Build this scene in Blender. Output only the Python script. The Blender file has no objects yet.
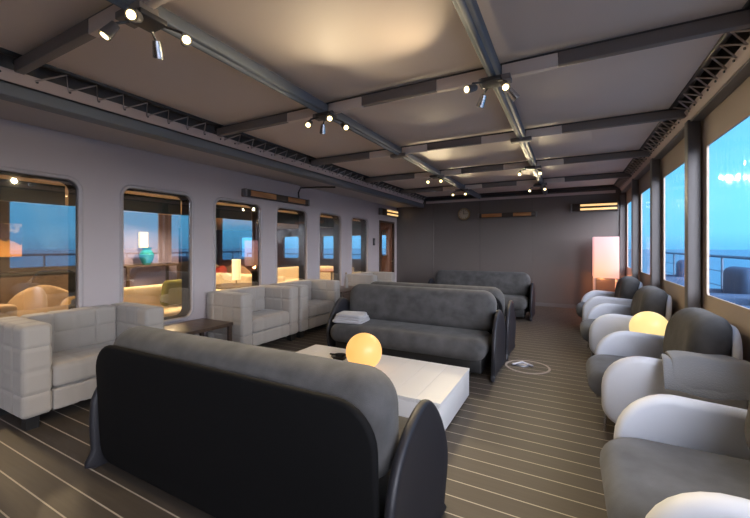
import bpy, bmesh, math, random
from mathutils import Vector, Matrix
random.seed(7)
C = bpy.context.scene.collection
PI = math.pi
sin, cos = math.sin, math.cos

# ------------------------------------------------------------------ materials
def mat(name, col, rough=.6, metal=0., spec=.5, noise=None, bump=None, coat=0., sheen=0., emit=None, estr=0., trans=0.):
    m = bpy.data.materials.new(name); m.use_nodes = True
    nt = m.node_tree; b = nt.nodes['Principled BSDF']
    b.inputs['Base Color'].default_value = (*col, 1)
    b.inputs['Roughness'].default_value = rough
    b.inputs['Metallic'].default_value = metal
    b.inputs['Specular IOR Level'].default_value = spec
    b.inputs['Coat Weight'].default_value = coat
    b.inputs['Sheen Weight'].default_value = sheen
    if trans: b.inputs['Transmission Weight'].default_value = trans
    if emit:
        b.inputs['Emission Color'].default_value = (*emit, 1); b.inputs['Emission Strength'].default_value = estr
    tc = nt.nodes.new('ShaderNodeTexCoord')
    if noise:
        sc, amt = noise
        n = nt.nodes.new('ShaderNodeTexNoise'); n.inputs['Scale'].default_value = sc; n.inputs['Detail'].default_value = 4
        nt.links.new(tc.outputs['Object'], n.inputs['Vector'])
        mr = nt.nodes.new('ShaderNodeMapRange'); mr.inputs[3].default_value = 1-amt; mr.inputs[4].default_value = 1+amt
        nt.links.new(n.outputs['Fac'], mr.inputs[0])
        mx = nt.nodes.new('ShaderNodeVectorMath'); mx.operation = 'SCALE'; mx.inputs[0].default_value = col
        nt.links.new(mr.outputs[0], mx.inputs['Scale']); nt.links.new(mx.outputs[0], b.inputs['Base Color'])
    if bump:
        sc, st, di = bump
        n2 = nt.nodes.new('ShaderNodeTexNoise'); n2.inputs['Scale'].default_value = sc; n2.inputs['Detail'].default_value = 3
        nt.links.new(tc.outputs['Object'], n2.inputs['Vector'])
        bp = nt.nodes.new('ShaderNodeBump'); bp.inputs['Strength'].default_value = st; bp.inputs['Distance'].default_value = di
        nt.links.new(n2.outputs['Fac'], bp.inputs['Height']); nt.links.new(bp.outputs[0], b.inputs['Normal'])
    return m

def wood(name, c1, c2, rough=.4, scale=(1, 12, 12)):
    m = mat(name, c1, rough); nt = m.node_tree; b = nt.nodes['Principled BSDF']
    tc = nt.nodes.new('ShaderNodeTexCoord'); mp = nt.nodes.new('ShaderNodeMapping'); mp.inputs['Scale'].default_value = scale
    n = nt.nodes.new('ShaderNodeTexNoise'); n.inputs['Scale'].default_value = 3; n.inputs['Detail'].default_value = 6
    r = nt.nodes.new('ShaderNodeValToRGB'); r.color_ramp.elements[0].position = .35; r.color_ramp.elements[1].position = .65
    r.color_ramp.elements[0].color = (*c1, 1); r.color_ramp.elements[1].color = (*c2, 1)
    L = nt.links; L.new(tc.outputs['Object'], mp.inputs[0]); L.new(mp.outputs[0], n.inputs['Vector']); L.new(n.outputs['Fac'], r.inputs[0]); L.new(r.outputs[0], b.inputs['Base Color'])
    return m

def glassmat(name, tint, refl, rough=.02, bump=None):
    m = bpy.data.materials.new(name); m.use_nodes = True; nt = m.node_tree; nt.nodes.clear()
    o = nt.nodes.new('ShaderNodeOutputMaterial'); t = nt.nodes.new('ShaderNodeBsdfTransparent'); t.inputs[0].default_value = (*tint, 1)
    g = nt.nodes.new('ShaderNodeBsdfGlossy'); g.inputs['Roughness'].default_value = rough
    mx = nt.nodes.new('ShaderNodeMixShader')
    lw = nt.nodes.new('ShaderNodeLayerWeight'); lw.inputs[0].default_value = .5
    pw = nt.nodes.new('ShaderNodeMath'); pw.operation = 'POWER'; pw.inputs[1].default_value = 5
    ad = nt.nodes.new('ShaderNodeMath'); ad.operation = 'MULTIPLY_ADD'; ad.inputs[1].default_value = .45; ad.inputs[2].default_value = refl; ad.use_clamp = True
    L = nt.links; L.new(lw.outputs['Facing'], pw.inputs[0]); L.new(pw.outputs[0], ad.inputs[0]); L.new(ad.outputs[0], mx.inputs[0]); L.new(t.outputs[0], mx.inputs[1]); L.new(g.outputs[0], mx.inputs[2]); L.new(mx.outputs[0], o.inputs[0])
    if bump:
        tc = nt.nodes.new('ShaderNodeTexCoord'); mp = nt.nodes.new('ShaderNodeMapping'); mp.inputs['Scale'].default_value = (1, 3, .6); mp.inputs['Rotation'].default_value = (.5, 0, 0)
        n = nt.nodes.new('ShaderNodeTexNoise'); n.inputs['Scale'].default_value = bump[0]; n.inputs['Distortion'].default_value = 1.0
        bp = nt.nodes.new('ShaderNodeBump'); bp.inputs['Strength'].default_value = bump[1]; bp.inputs['Distance'].default_value = .02
        L.new(tc.outputs['Object'], mp.inputs[0]); L.new(mp.outputs[0], n.inputs['Vector']); L.new(n.outputs['Fac'], bp.inputs['Height']); L.new(bp.outputs[0], g.inputs['Normal'])
    return m

M = {}
M['wall'] = mat('painted_steel_wall', (.46, .405, .405), .55, noise=(1.5, .05), bump=(3, .15, .02))
M['soffit'] = mat('soffit_paint', (.44, .40, .40), .5)
M['backwall'] = mat('grey_lacquer_panel', (.130, .112, .105), .24, spec=.6, noise=(.8, .06), bump=(1.3, .25, .03))
M['ceil'] = mat('ceiling_canvas', (.74, .63, .56), .6, noise=(.7, .06), bump=(2, .1, .03))
M['sleeve'] = mat('taupe_sleeve', (.19, .165, .158), .6)
M['beam'] = mat('blue_grey_aluminium', (.16, .18, .21), .55, metal=.1)
M['tube'] = mat('dark_tube', (.06, .06, .065), .4, metal=.4)
M['hem'] = mat('pink_beige_canvas_hem', (.52, .42, .39), .7)
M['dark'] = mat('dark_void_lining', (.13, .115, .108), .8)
M['rope'] = mat('pale_rope', (.40, .34, .31), .7)
M['post'] = mat('grey_post_paint', (.13, .12, .12), .45)
M['canvas'] = mat('beige_canvas_wall', (.42, .34, .28), .75, noise=(2, .08), bump=(4, .2, .02))
M['cream'] = mat('cream_tufted_fabric', (.34, .31, .28), .85, sheen=.2, bump=(160, .12, .003))
M['grey'] = mat('grey_wool', (.064, .062, .062), .95, sheen=.08, noise=(7, .8), bump=(220, .3, .003))
M['greyl'] = mat('light_grey_wool', (.118, .130, .160), .95, sheen=.1, noise=(7, .5), bump=(220, .3, .003))
M['shell'] = mat('charcoal_leather_shell', (.016, .016, .021), .5, spec=.5)
M['black'] = mat('black_plastic', (.012, .012, .013), .45)
M['white'] = mat('white_lacquer', (.74, .73, .72), .38, spec=.5)
M['whitesh'] = mat('white_moulded_shell', (.72, .75, .82), .42, spec=.4)  # white with cool window light put into the colour as a blue tint
M['chrome'] = mat('brushed_steel', (.6, .6, .62), .25, metal=1)
M['throw'] = mat('pale_grey_throw', (.36, .36, .38), .95, sheen=.3, bump=(120, .5, .004))
M['throwd'] = mat('grey_throw', (.25, .26, .28), .95, sheen=.3, bump=(120, .5, .004))
M['dwood'] = wood('dark_walnut', (.045, .028, .02), (.09, .055, .035), .35)
M['door'] = wood('brown_mahogany', (.11, .04, .018), (.20, .08, .035), .35, (10, 10, 1))
M['owood'] = wood('orange_teak', (.30, .12, .035), (.45, .2, .07), .35)
M['brown'] = mat('brown_lounge_wall', (.035, .020, .014), .6)
M['lceil'] = mat('lounge_cream_ceiling', (.75, .62, .45), .7)
M['lfloor'] = mat('lounge_carpet', (.12, .08, .055), .9)
M['lcream'] = mat('lounge_cream_fabric', (.42, .29, .18), .85)
M['lwhite'] = mat('lounge_white_fabric', (.66, .54, .37), .8)
M['green'] = mat('olive_green_cushion', (.16, .15, .02), .9)
M['blind'] = mat('dark_green_blind', (.018, .028, .016), .5, noise=(40, .1))
M['frame'] = mat('grey_window_rim', (.40, .36, .36), .45)
M['liner'] = mat('dark_window_liner', (.008, .006, .005), .9, spec=.1)
M['teal'] = mat('teal_glazed_ceramic', (.03, .30, .33), .2)
M['red'] = mat('red_fabric', (.35, .03, .02), .8)
M['glass'] = glassmat('window_glass', (.92, .94, .95), .22)
M['pvc'] = glassmat('clear_vinyl', (.93, .97, 1.), .02, .08, (2.5, .5))
M['rail'] = mat('deck_rail_paint', (.05, .10, .17), .5)
M['outdoor'] = mat('navy_cover_fabric', (.03, .08, .17), .8, noise=(5, .3))
M['deck'] = mat('outer_deck', (.10, .16, .22), .6)
M['globe'] = mat('glowing_globe', (.35, .22, .10), .4, emit=(1., .48, .12), estr=.78)
M['globe2'] = mat('pale_glowing_globe', (.35, .28, .12), .4, emit=(1., .74, .30), estr=.74)
M['heat'] = mat('glowing_heater_tube', (.9, .7, .4), .4, emit=(1., .62, .24), estr=.75)
M['led'] = mat('spotlight_lens', (1, .9, .7), .4, emit=(1., .78, .36), estr=5)
M['lens_off'] = mat('unlit_lens', (.5, .5, .45), .2)
M['down'] = mat('lounge_downlight_lens', (1, .9, .7), .4, emit=(1., .75, .42), estr=10)
M['lshade'] = mat('lit_lampshade', (.9, .8, .6), .7, emit=(1., .66, .28), estr=1.0)
M['clockface'] = mat('cream_clock_face', (.5, .42, .3), .5)
M['brass'] = mat('brass', (.35, .25, .12), .3, metal=1)
M['bronze'] = mat('bronze_heater_body', (.05, .04, .036), .4, metal=.5)
M['dull'] = mat('dull_steel', (.30, .31, .36), .45, metal=.6)
M['backsh'] = mat('black_shell_back', (.004, .004, .0045), .8, spec=.15)
M['sglass'] = mat('clear_disc', (.5, .55, .6), .12, spec=.6)

# paper lamp shade: a lit paper box, warmer near the bulb at its lower left
def shade_mat():
    m = mat('lit_paper_shade', (.35, .25, .22), .7, emit=(1, .6, .5), estr=.74)
    nt = m.node_tree; b = nt.nodes['Principled BSDF']
    tc = nt.nodes.new('ShaderNodeTexCoord'); d = nt.nodes.new('ShaderNodeVectorMath'); d.operation = 'DISTANCE'; d.inputs[1].default_value = (-.12, -.2, .86)
    r = nt.nodes.new('ShaderNodeValToRGB'); e = r.color_ramp.elements
    e[0].position = .0; e[0].color = (1., .42, .16, 1); e[1].position = .8; e[1].color = (.80, .42, .50, 1)
    q = e.new(.35); q.color = (.95, .40, .32, 1)
    nt.links.new(tc.outputs['Object'], d.inputs[0]); nt.links.new(d.outputs['Value'], r.inputs[0]); nt.links.new(r.outputs[0], b.inputs['Emission Color'])
    return m
M['paper'] = shade_mat()

def floor_mat():
    m = mat('striped_deck_covering', (.08, .07, .065), .5, spec=.45)
    nt = m.node_tree; b = nt.nodes['Principled BSDF']; L = nt.links
    geo = nt.nodes.new('ShaderNodeNewGeometry'); sx = nt.nodes.new('ShaderNodeSeparateXYZ'); L.new(geo.outputs['Position'], sx.inputs[0])
    def mth(op, a, bv):
        n = nt.nodes.new('ShaderNodeMath'); n.operation = op
        for i, v in enumerate((a, bv)):
            if v is None: continue
            if isinstance(v, (int, float)): n.inputs[i].default_value = v
            else: L.new(v, n.inputs[i])
        return n.outputs[0]
    u = mth('DIVIDE', mth('SUBTRACT', sx.outputs['Y'], 1.184-.1373*40), .1373)
    fr = mth('FRACT', mth('ADD', u, .5), None)
    dd = mth('ABSOLUTE', mth('SUBTRACT', fr, .5), None)
    mask = mth('LESS_THAN', dd, .028)
    idx = mth('FLOOR', u, None)
    wn = nt.nodes.new('ShaderNodeTexWhiteNoise'); wn.noise_dimensions = '1D'; L.new(idx, wn.inputs['W'])
    n = nt.nodes.new('ShaderNodeTexNoise'); n.inputs['Scale'].default_value = 1; n.inputs['Detail'].default_value = 5
    mp = nt.nodes.new('ShaderNodeMapping'); mp.inputs['Scale'].default_value = (3, 60, 1); L.new(geo.outputs['Position'], mp.inputs[0]); L.new(mp.outputs[0], n.inputs['Vector'])
    k = mth('ADD', mth('MULTIPLY', wn.outputs['Value'], .12), mth('ADD', mth('MULTIPLY', n.outputs['Fac'], .5), .70))
    vm = nt.nodes.new('ShaderNodeVectorMath'); vm.operation = 'SCALE'; vm.inputs[0].default_value = (.066, .053, .043); L.new(k, vm.inputs['Scale'])
    mx = nt.nodes.new('ShaderNodeMix'); mx.data_type = 'RGBA'; L.new(mask, mx.inputs[0]); L.new(vm.outputs[0], mx.inputs[6]); mx.inputs[7].default_value = (.42, .37, .31, 1)
    L.new(mx.outputs[2], b.inputs['Base Color'])
    return m
M['floor'] = floor_mat()

def art_mat():
    m = mat('painting_canvas', (.6, .35, .1), .6); nt = m.node_tree; b = nt.nodes['Principled BSDF']; L = nt.links
    tc = nt.nodes.new('ShaderNodeTexCoord'); sp = nt.nodes.new('ShaderNodeSeparateXYZ'); n = nt.nodes.new('ShaderNodeTexNoise'); n.inputs['Scale'].default_value = 5
    L.new(tc.outputs['Object'], sp.inputs[0]); L.new(tc.outputs['Object'], n.inputs['Vector'])
    a = nt.nodes.new('ShaderNodeMath'); a.operation = 'MULTIPLY_ADD'; a.inputs[1].default_value = .5; L.new(n.outputs['Fac'], a.inputs[0]); L.new(sp.outputs['Z'], a.inputs[2])
    r = nt.nodes.new('ShaderNodeValToRGB'); e = r.color_ramp.elements; e[0].position = .15; e[0].color = (.8, .38, .08, 1); e[1].position = .52; e[1].color = (.8, .55, .3, 1)
    q = e.new(.22); q.color = (.75, .4, .1, 1); q = e.new(.26); q.color = (.06, .03, .07, 1); q = e.new(.46); q.color = (.08, .04, .09, 1)
    L.new(a.outputs[0], r.inputs[0]); L.new(r.outputs[0], b.inputs['Base Color']); return m
M['art'] = art_mat()

# ------------------------------------------------------------------ mesh helpers
def finish(name, bm, m, parent=None, smooth=True, angle=40):
    bmesh.ops.recalc_face_normals(bm, faces=bm.faces)
    me = bpy.data.meshes.new(name); bm.to_mesh(me); bm.free()
    me.materials.append(m)
    if smooth:
        me.polygons.foreach_set('use_smooth', [True]*len(me.polygons))
        me.set_sharp_from_angle(angle=math.radians(angle))
    o = bpy.data.objects.new(name, me); C.objects.link(o)
    if parent: o.parent = parent
    return o
def tag(o, label=None, cat=None, group=None, kind=None):
    if label: o['label'] = label
    if cat: o['category'] = cat
    if group: o['group'] = group
    if kind: o['kind'] = kind
    return o
def thing(name, label, cat, loc=(0, 0, 0), rz=0, group=None):
    o = bpy.data.objects.new(name, None); C.objects.link(o); o.location = loc; o.rotation_euler = (0, 0, rz)
    o.empty_display_size = .1
    return tag(o, label, cat, group)
def dup(root, loc=None, rz=None, label=None, group=None):
    r = root.copy(); C.objects.link(r)
    if loc is not None: r.location = loc
    if rz is not None: r.rotation_euler = (0, 0, rz)
    if label: r['label'] = label
    if group: r['group'] = group
    for ch in list(root.children):
        c = ch.copy(); C.objects.link(c); c.parent = r
        for g in list(ch.children):
            d = g.copy(); C.objects.link(d); d.parent = c
    return r
def box(bm, x0, x1, y0, y1, z0, z1, bev=0):
    b2 = bmesh.new()
    bmesh.ops.create_cube(b2, size=1, matrix=Matrix.Translation(((x0+x1)/2, (y0+y1)/2, (z0+z1)/2)) @ Matrix.Diagonal((x1-x0, y1-y0, z1-z0, 1)))
    if bev: bmesh.ops.bevel(b2, geom=b2.edges[:], offset=bev, segments=3, profile=.5, affect='EDGES')
    join(bm, b2)
def join(bm, b2):
    me = bpy.data.meshes.new('tmp'); b2.to_mesh(me); b2.free(); bm.from_mesh(me); bpy.data.meshes.remove(me)
def B(*a, bev=0):
    bm = bmesh.new(); box(bm, *a, bev=bev); return bm
def loft(bm, rings, cap0=True, cap1=True, closed=True):
    vs = [[bm.verts.new(p) for p in r] for r in rings]
    n = len(rings[0])
    for a, b in zip(vs, vs[1:]):
        for i in range(n if closed else n-1):
            j = (i+1) % n
            bm.faces.new((a[i], a[j], b[j], b[i]))
    if cap0: bm.faces.new(vs[0][::-1])
    if cap1: bm.faces.new(vs[-1])
    return bm
def rrect(w, h, r, k=8):
    r = max(min(r, w/2-1e-4, h/2-1e-4), 1e-4); p = []
    for cx, cy, a0 in ((w/2-r, h/2-r, 0), (-w/2+r, h/2-r, PI/2), (-w/2+r, -h/2+r, PI), (w/2-r, -h/2+r, 1.5*PI)):
        for i in range(k+1):
            a = a0+PI/2*i/k; p.append((cx+r*cos(a), cy+r*sin(a)))
    return p
def rrect4(w, h, rs, k=8):       # separate radius per corner: +x+y, -x+y, -x-y, +x-y
    p = []
    for (sx, sy, a0), r in zip(((1, 1, 0), (-1, 1, PI/2), (-1, -1, PI), (1, -1, 1.5*PI)), rs):
        r = max(r, 1e-4)
        for i in range(k+1):
            a = a0+PI/2*i/k; p.append((sx*(w/2-r)+r*cos(a), sy*(h/2-r)+r*sin(a)))
    return p
def inset(pts, d):
    n = len(pts); out = []
    for i in range(n):
        # outline normal from neighbours that are not coincident
        a = Vector(pts[i-1]); b = Vector(pts[(i+1) % n]); t = (b-a)
        if t.length < 1e-9: out.append(pts[i]); continue
        t.normalize(); out.append((pts[i][0]-t.y*d, pts[i][1]+t.x*d))
    return out
def pillow(outf, t, R, puff=0., seg=6, tr=None, puffn=4):
    """outf(d) gives the outline inset by d; slab of thickness t along the 3rd axis with rims rounded by R; puff bulges the faces. tr maps (u,v,w) -> xyz"""
    rings = []
    base = outf(R); cx = sum(p[0] for p in base)/len(base); cy = sum(p[1] for p in base)/len(base)
    side = []
    for i in range(puffn, 0, -1):
        s = 1-(i/(puffn+.5))
        s = max(s, .02)
        side.append(([(cx+(p[0]-cx)*s, cy+(p[1]-cy)*s) for p in base], t/2+puff*(1-s*s)))
    for i in range(seg+1):
        a = PI/2*i/seg
        side.append((outf(R*(1-sin(a))), t/2-R+R*cos(a)))
    allr = side+[(p, -w) for p, w in reversed(side)]
    if t/2-R < 1e-5: allr = side+[(p, -w) for p, w in reversed(side[:-1])]
    f = tr or (lambda u, v, w: (u, w, v))
    bm = bmesh.new()
    return loft(bm, [[f(p[0], p[1], w) for p in r] for r, w in allr])
def rr_out(w, h, r): return lambda d: rrect(w-2*d, h-2*d, max(r-d, .004))
def rr4_out(w, h, rs): return lambda d: rrect4(w-2*d, h-2*d, [max(q-d, .004) for q in rs])
def tube(bm, pts, r, n=8, closed=False):
    pts = [Vector(p) for p in pts]; rings = []; up = Vector((0, 0, 1)); m = len(pts)
    for i, p in enumerate(pts):
        a = pts[i-1] if (i > 0 or closed) else p; b = pts[(i+1) % m] if (i < m-1 or closed) else p
        t = (b-a).normalized(); s = t.cross(up)
        if s.length < .05: s = t.cross(Vector((1, 0, 0)))
        s.normalize(); q = s.cross(t)
        rings.append([p+s*r*cos(2*PI*k/n)+q*r*sin(2*PI*k/n) for k in range(n)])
    if closed: rings.append(rings[0]); return loft(bm, rings, False, False)
    return loft(bm, rings)
def cyl(bm, p0, p1, r, n=20, r1=None):
    p0, p1 = Vector(p0), Vector(p1); t = (p1-p0).normalized(); s = t.cross(Vector((0, 0, 1)))
    if s.length < .05: s = Vector((1, 0, 0))
    s.normalize(); q = s.cross(t); r1 = r if r1 is None else r1
    return loft(bm, [[p+s*rr*cos(2*PI*k/n)+q*rr*sin(2*PI*k/n) for k in range(n)] for p, rr in ((p0, r), (p1, r1))])
def lathe(prof, n=32, caps=True):
    bm = bmesh.new()
    if not caps: prof = prof+[prof[0]]
    return loft(bm, [[(r*cos(2*PI*k/n), r*sin(2*PI*k/n), z) for k in range(n)] for r, z in prof], caps, caps)
def rbox(x0, x1, y0, y1, z0, z1, r, seams=((), (), ()), depth=.010, wid=.012, n=56, puff=0.):
    """rounded upholstered block; seams = coordinates of stitched channels across each axis"""
    c = Vector(((x0+x1)/2, (y0+y1)/2, (z0+z1)/2)); h = Vector(((x1-x0)/2, (y1-y0)/2, (z1-z0)/2))
    bm = bmesh.new(); bmesh.ops.create_cube(bm, size=2)
    bmesh.ops.subdivide_edges(bm, edges=bm.edges[:], cuts=n, use_grid_fill=True)
    for v in bm.verts:
        # denser towards the rims
        p = Vector([math.copysign(abs(a)**.9, a) for a in v.co])
        q = Vector([p[i]*h[i] for i in range(3)])
        inn = Vector([max(-(h[i]-r), min(h[i]-r, q[i])) for i in range(3)])
        d = q-inn
        nrm = d.normalized() if d.length > 1e-9 else Vector((0, 0, 1))
        q = inn+nrm*r
        k = 0
        for ax in range(3):
            if abs(nrm[ax]) > .8: continue
            for s in seams[ax]: k = max(k, math.exp(-(((q[ax]+c[ax])-s)/wid)**2))
        b = 1
        for ax in range(3):
            if abs(nrm[ax]) < .8: b *= max(0, 1-(q[ax]/h[ax])**2)
        q = q-nrm*depth*k + nrm*puff*b
        v.co = q+c
    return bm

# ------------------------------------------------------------------ camera
FPX, HY = 364., 246.6
cd = bpy.data.cameras.new('camera'); cam = bpy.data.objects.new('camera', cd); C.objects.link(cam)
cam.location = (0, 0, 1.4); cam.rotation_euler = (PI/2, 0, math.radians(27.97))
cd.sensor_width = 36; cd.lens = FPX/750*36; cd.shift_y = -(259-HY)/750; cd.clip_start = .05; cd.clip_end = 5000
bpy.context.scene.camera = cam

# ------------------------------------------------------------------ setting: shell
XL, XR, YB, YF = -4.3, 1.10, 9.4, -5.9
def struct(name, bm, m, parent=None, **k):
    o = finish(name, bm, m, parent, **k)
    if parent is None: o['kind'] = 'structure'
    return o
struct('floor', B(XL-.2, XR+.03, YF, YB+.1, -.1, 0), M['floor'], smooth=False)

def boolcut(o, cutters):
    for c in cutters:
        md = o.modifiers.new('b', 'BOOLEAN'); md.object = c; md.operation = 'DIFFERENCE'; md.solver = 'EXACT'
    dg = bpy.context.evaluated_depsgraph_get(); dg.update()
    me = bpy.data.meshes.new_from_object(o.evaluated_get(dg)); o.modifiers.clear(); o.data = me
    for c in cutters: bpy.data.objects.remove(c, do_unlink=True)
# left wall with six rounded windows and a door
WZ0, WZ1 = .50, 2.06
wins = [(1.00+1.178*k*1.0, 1.82+1.178*k*1.0) for k in range(-2, 6)]
wins = [(-3.69, -2.87), (-2.51, -1.69), (-1.33, -.50), (-.16, .66), (1.00, 1.82), (2.22, 3.05), (3.40, 4.25), (4.60, 5.40), (5.78, 6.55), (6.98, 7.73)]
DY0, DY1 = 8.32, 9.22
wl = struct('wall_left', B(XL-.12, XL, YF, YB+.1, 0, 2.9), M['wall'], smooth=False)
cut = []
for a, b in wins:
    bm = pillow(rr_out(b-a, WZ1-WZ0, .10), .5, .001, seg=1, tr=lambda u, v, w, cy=(a+b)/2: (XL+w, cy+u, (WZ0+WZ1)/2+v))
    cut.append(finish('cutter', bm, M['wall'], smooth=False))
cut.append(finish('cutter', B(XL-.4, XL+.3, DY0, DY1, .0, 2.08), M['wall'], smooth=False))
boolcut(wl, cut)
struct('wall_front', B(XL-.12, XR+.03, YF-.12, YF, 0, 2.9), M['backwall'], smooth=False)
for i, (a, b) in enumerate(wins):
    cy = (a+b)/2; w = b-a; h = WZ1-WZ0
    t = bpy.data.objects.new('window_%d' % (i+1), None); C.objects.link(t); t.location = (XL, cy, (WZ0+WZ1)/2); t['kind'] = 'structure'
    bm = bmesh.new()     # outer rim
    prof = [(.0, -.01), (.0, .006), (-.012, .014), (-.028, .014), (-.04, .0), (-.04, -.01)]
    loft(bm, [[(x, u, v) for u, v in rrect(w-2*d-.012, h-2*d-.012, .10-d)] for d, x in prof], False, False)
    finish('window_frame', bm, M['frame'], t)
    bm = bmesh.new()     # deep dark liner behind the glass
    prof = [(.004, -.036), (.007, -.036), (.007, -.19), (-.05, -.19), (-.05, -.125), (.004, -.125)]
    loft(bm, [[(x, u, v) for u, v in rrect(w-2*d-.012, h-2*d-.012, max(.10-d, .02))] for d, x in prof], False, False)
    finish('window_liner', bm, M['liner'], t)
    finish('pane', pillow(rr_out(w-.02, h-.02, .09), .008, .001, seg=1, tr=lambda u, v, q: (-.03+q, u, v)), M['glass'], t)
    finish('blind', B(-.16, -.15, -w/2+.056, w/2-.056, h/2-.25, h/2-.055), M['blind'], t, smooth=False)
# brown door at the far end of the left wall
t = bpy.data.objects.new('door_1', None); C.objects.link(t); t.location = (XL-.05, (DY0+DY1)/2, 0); t['kind'] = 'structure'
dw = DY1-DY0
dl = finish('door_leaf', B(-.025, .025, -dw/2+.05, dw/2-.05, .01, 2.03, bev=.004), M['door'], t)
bm = pillow(rr_out(.34, .68, .06), .3, .001, seg=1, tr=lambda u, v, q: (XL-.05+q, (DY0+DY1)/2-.06+u, 1.5+v)); boolcut_c = finish('cutter', bm, M['wall'], smooth=False)
bpy.context.view_layer.update()
boolcut(dl, [boolcut_c])
bm = bmesh.new()
for y0, y1, z0, z1 in ((-dw/2, -dw/2+.048, 0, 2.08), (dw/2-.048, dw/2, 0, 2.08), (-dw/2, dw/2, 2.032, 2.08)): box(bm, -.06, .07, y0, y1, z0, z1)
finish('door_frame', bm, M['dwood'], t, smooth=False)
finish('pane', pillow(rr_out(.34, .68, .06), .008, .001, seg=1, tr=lambda u, v, q: (q, -.06+u, 1.5+v)), M['glass'], t)
bm = bmesh.new(); tube(bm, [(.025, .33, 1.0), (.07, .33, 1.0), (.07, .22, 1.0)], .01); finish('door_handle', bm, M['brass'], t)
# end wall, grey lacquered panels with seams
bm = bmesh.new()
xs = [XL-.12]+[-3.2+1.22*k for k in range(4)]+[XR+.03]
for a, b in zip(xs, xs[1:]): box(bm, a+.003, b-.003, YB, YB+.05, 0, 2.9, bev=.003)
box(bm, XL-.12, XR+.03, YB+.04, YB+.12, 0, 2.9)
struct('wall_back', bm, M['backwall'], smooth=False)
struct('baseboard_back', B(XL, XR-.02, YB-.02, YB-.001, 0, .08), M['post'], smooth=False)
# soffit, roof deck
struct('trim_1', B(XL, -3.62, YF, YB, 2.50, 2.54), M['soffit'], smooth=False)
struct('trim_2', B(XL-.2, XR+.06, YF, YB+.1, 2.92, 3.0), M['dark'], smooth=False)

# tent frame grid
GX = [-3.48, -1.98, -.47, 1.03]
GY = [-5.55, -3.89, -2.23, -.57, 1.09, 2.75, 4.41, 6.07, 7.73, 9.32]
# ceiling canvas, slightly sagging between the beams
bm = bmesh.new()
XE = [-3.38, -1.98, -.47, .88]
for a, b in zip(XE, XE[1:]):
    for c, d in zip(GY, GY[1:]):
        n = 8; g = []
        for i in range(n+1):
            g.append([bm.verts.new((a+(b-a)*i/n, c+(d-c)*j/n, 2.735-.035*(1-(2*i/n-1)**2)**.6*(1-(2*j/n-1)**2)**.6)) for j in range(n+1)])
        for i in range(n):
            for j in range(n): bm.faces.new((g[i][j], g[i+1][j], g[i+1][j+1], g[i][j+1]))
ext = bmesh.ops.extrude_face_region(bm, geom=bm.faces[:])
for v in [e for e in ext['geom'] if isinstance(e, bmesh.types.BMVert)]: v.co.z += .03
struct('ceiling', bm, M['ceil'], angle=25)
n = 3
for x, nm in ((GX[1], 0), (GX[2], 1)):
    bm = bmesh.new(); box(bm, x-.045, x+.045, YF+.3, YB-.02, 2.62, 2.70, bev=.012); cyl(bm, (x, YF+.3, 2.615), (x, YB-.02, 2.615), .018)
    struct('trim_%d' % n, bm, M['beam']); n += 1
for x, xa, xb in ((GX[0], -3.62, -3.45), ):      # long eaves beam on the left
    bm = bmesh.new(); box(bm, -3.62, -3.47, YF+.3, YB-.02, 2.46, 2.55, bev=.01)
    struct('trim_%d' % n, bm, M['beam']); n += 1
bm = bmesh.new(); box(bm, 1.0, 1.09, YF+.3, YB-.02, 2.558, 2.578, bev=.004)
struct('trim_%d' % n, bm, M['post']); n += 1
# edge tubes at the canvas margins
for x in (-3.38, .88):
    bm = bmesh.new(); cyl(bm, (x, YF+.3, 2.73), (x, YB-.1, 2.73), .022); struct('trim_%d' % n, bm, M['tube']); n += 1
# canvas hems with eyelets, and laced rope
def hem(x0, z0, x1, z1, y0, y1, nm):
    bm = bmesh.new()
    loft(bm, [[(x0, y, z0), (x1, y, z1), (x1+.008, y, z1), (x0+.008, y, z0)] for y in (y0, y1)])
    o = finish('canvas_hem', bm, M['hem'], nm, smooth=False)
    return o
def side(label, x0, z0, x1, z1, xe, ze, grp, zig):
    t = thing('roof_edge_lacing', label, 'lacing', (0, 0, 0))
    hem(x0, z0, x1, z1, YF+.4, YB-.1, t)
    bm = bmesh.new()
    y = .2 if x0 < 0 else 1.2
    while y < YB-.2:
        for ey in (0,):
            px = (x0*.35+x1*.65); pz = z0*.35+z1*.65
            s = -.012 if x0 > 0 else .012
            cyl(bm, (px+s*0-.004, y, pz-.002), (px+(.012 if x0 < 0 else -.012), y, pz-.004), .009, 8)
        y += zig
    finish('eyelet', bm, M['tube'], t)['kind'] = 'stuff'
    for (c, d) in zip(GY[3:], GY[4:]):
        bm = bmesh.new(); pts = []; y = c+.10; k = 0
        px = x0*.35+x1*.65+(.008 if x0 < 0 else -.012); pz = z0*.35+z1*.65
        while y < d-.08:
            pts.append((px, y, pz) if k % 2 == 0 else (xe, y+(.05 if x0 < 0 else .02), ze-.015))
            y += zig*.5; k += 1
        tube(bm, pts, .007, 6); finish('rope', bm, M['rope'], t)
    return t
side('zigzag rope and pinkish canvas hem along the ceiling edge above the left wall', -3.475, 2.56, -3.455, 2.64, -3.36, 2.715, None, .20)
side('looped rope and beige canvas hem along the ceiling edge above the sea windows', 1.0, 2.58, .96, 2.66, .87, 2.715, None, .17)
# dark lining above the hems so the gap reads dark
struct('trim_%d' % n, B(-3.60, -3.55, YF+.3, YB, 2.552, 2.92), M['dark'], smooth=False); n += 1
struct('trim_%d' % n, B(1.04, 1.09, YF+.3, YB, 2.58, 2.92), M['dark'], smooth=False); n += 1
# hem across the end wall
struct('trim_%d' % n, B(-3.4, .9, YB-.045, YB-.025, 2.56, 2.62), M['hem'], smooth=False); n += 1
bm = bmesh.new(); cyl(bm, (-3.45, YB-.05, 2.67), (1.0, YB-.05, 2.67), .025); struct('trim_%d' % n, bm, M['tube']); n += 1

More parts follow.
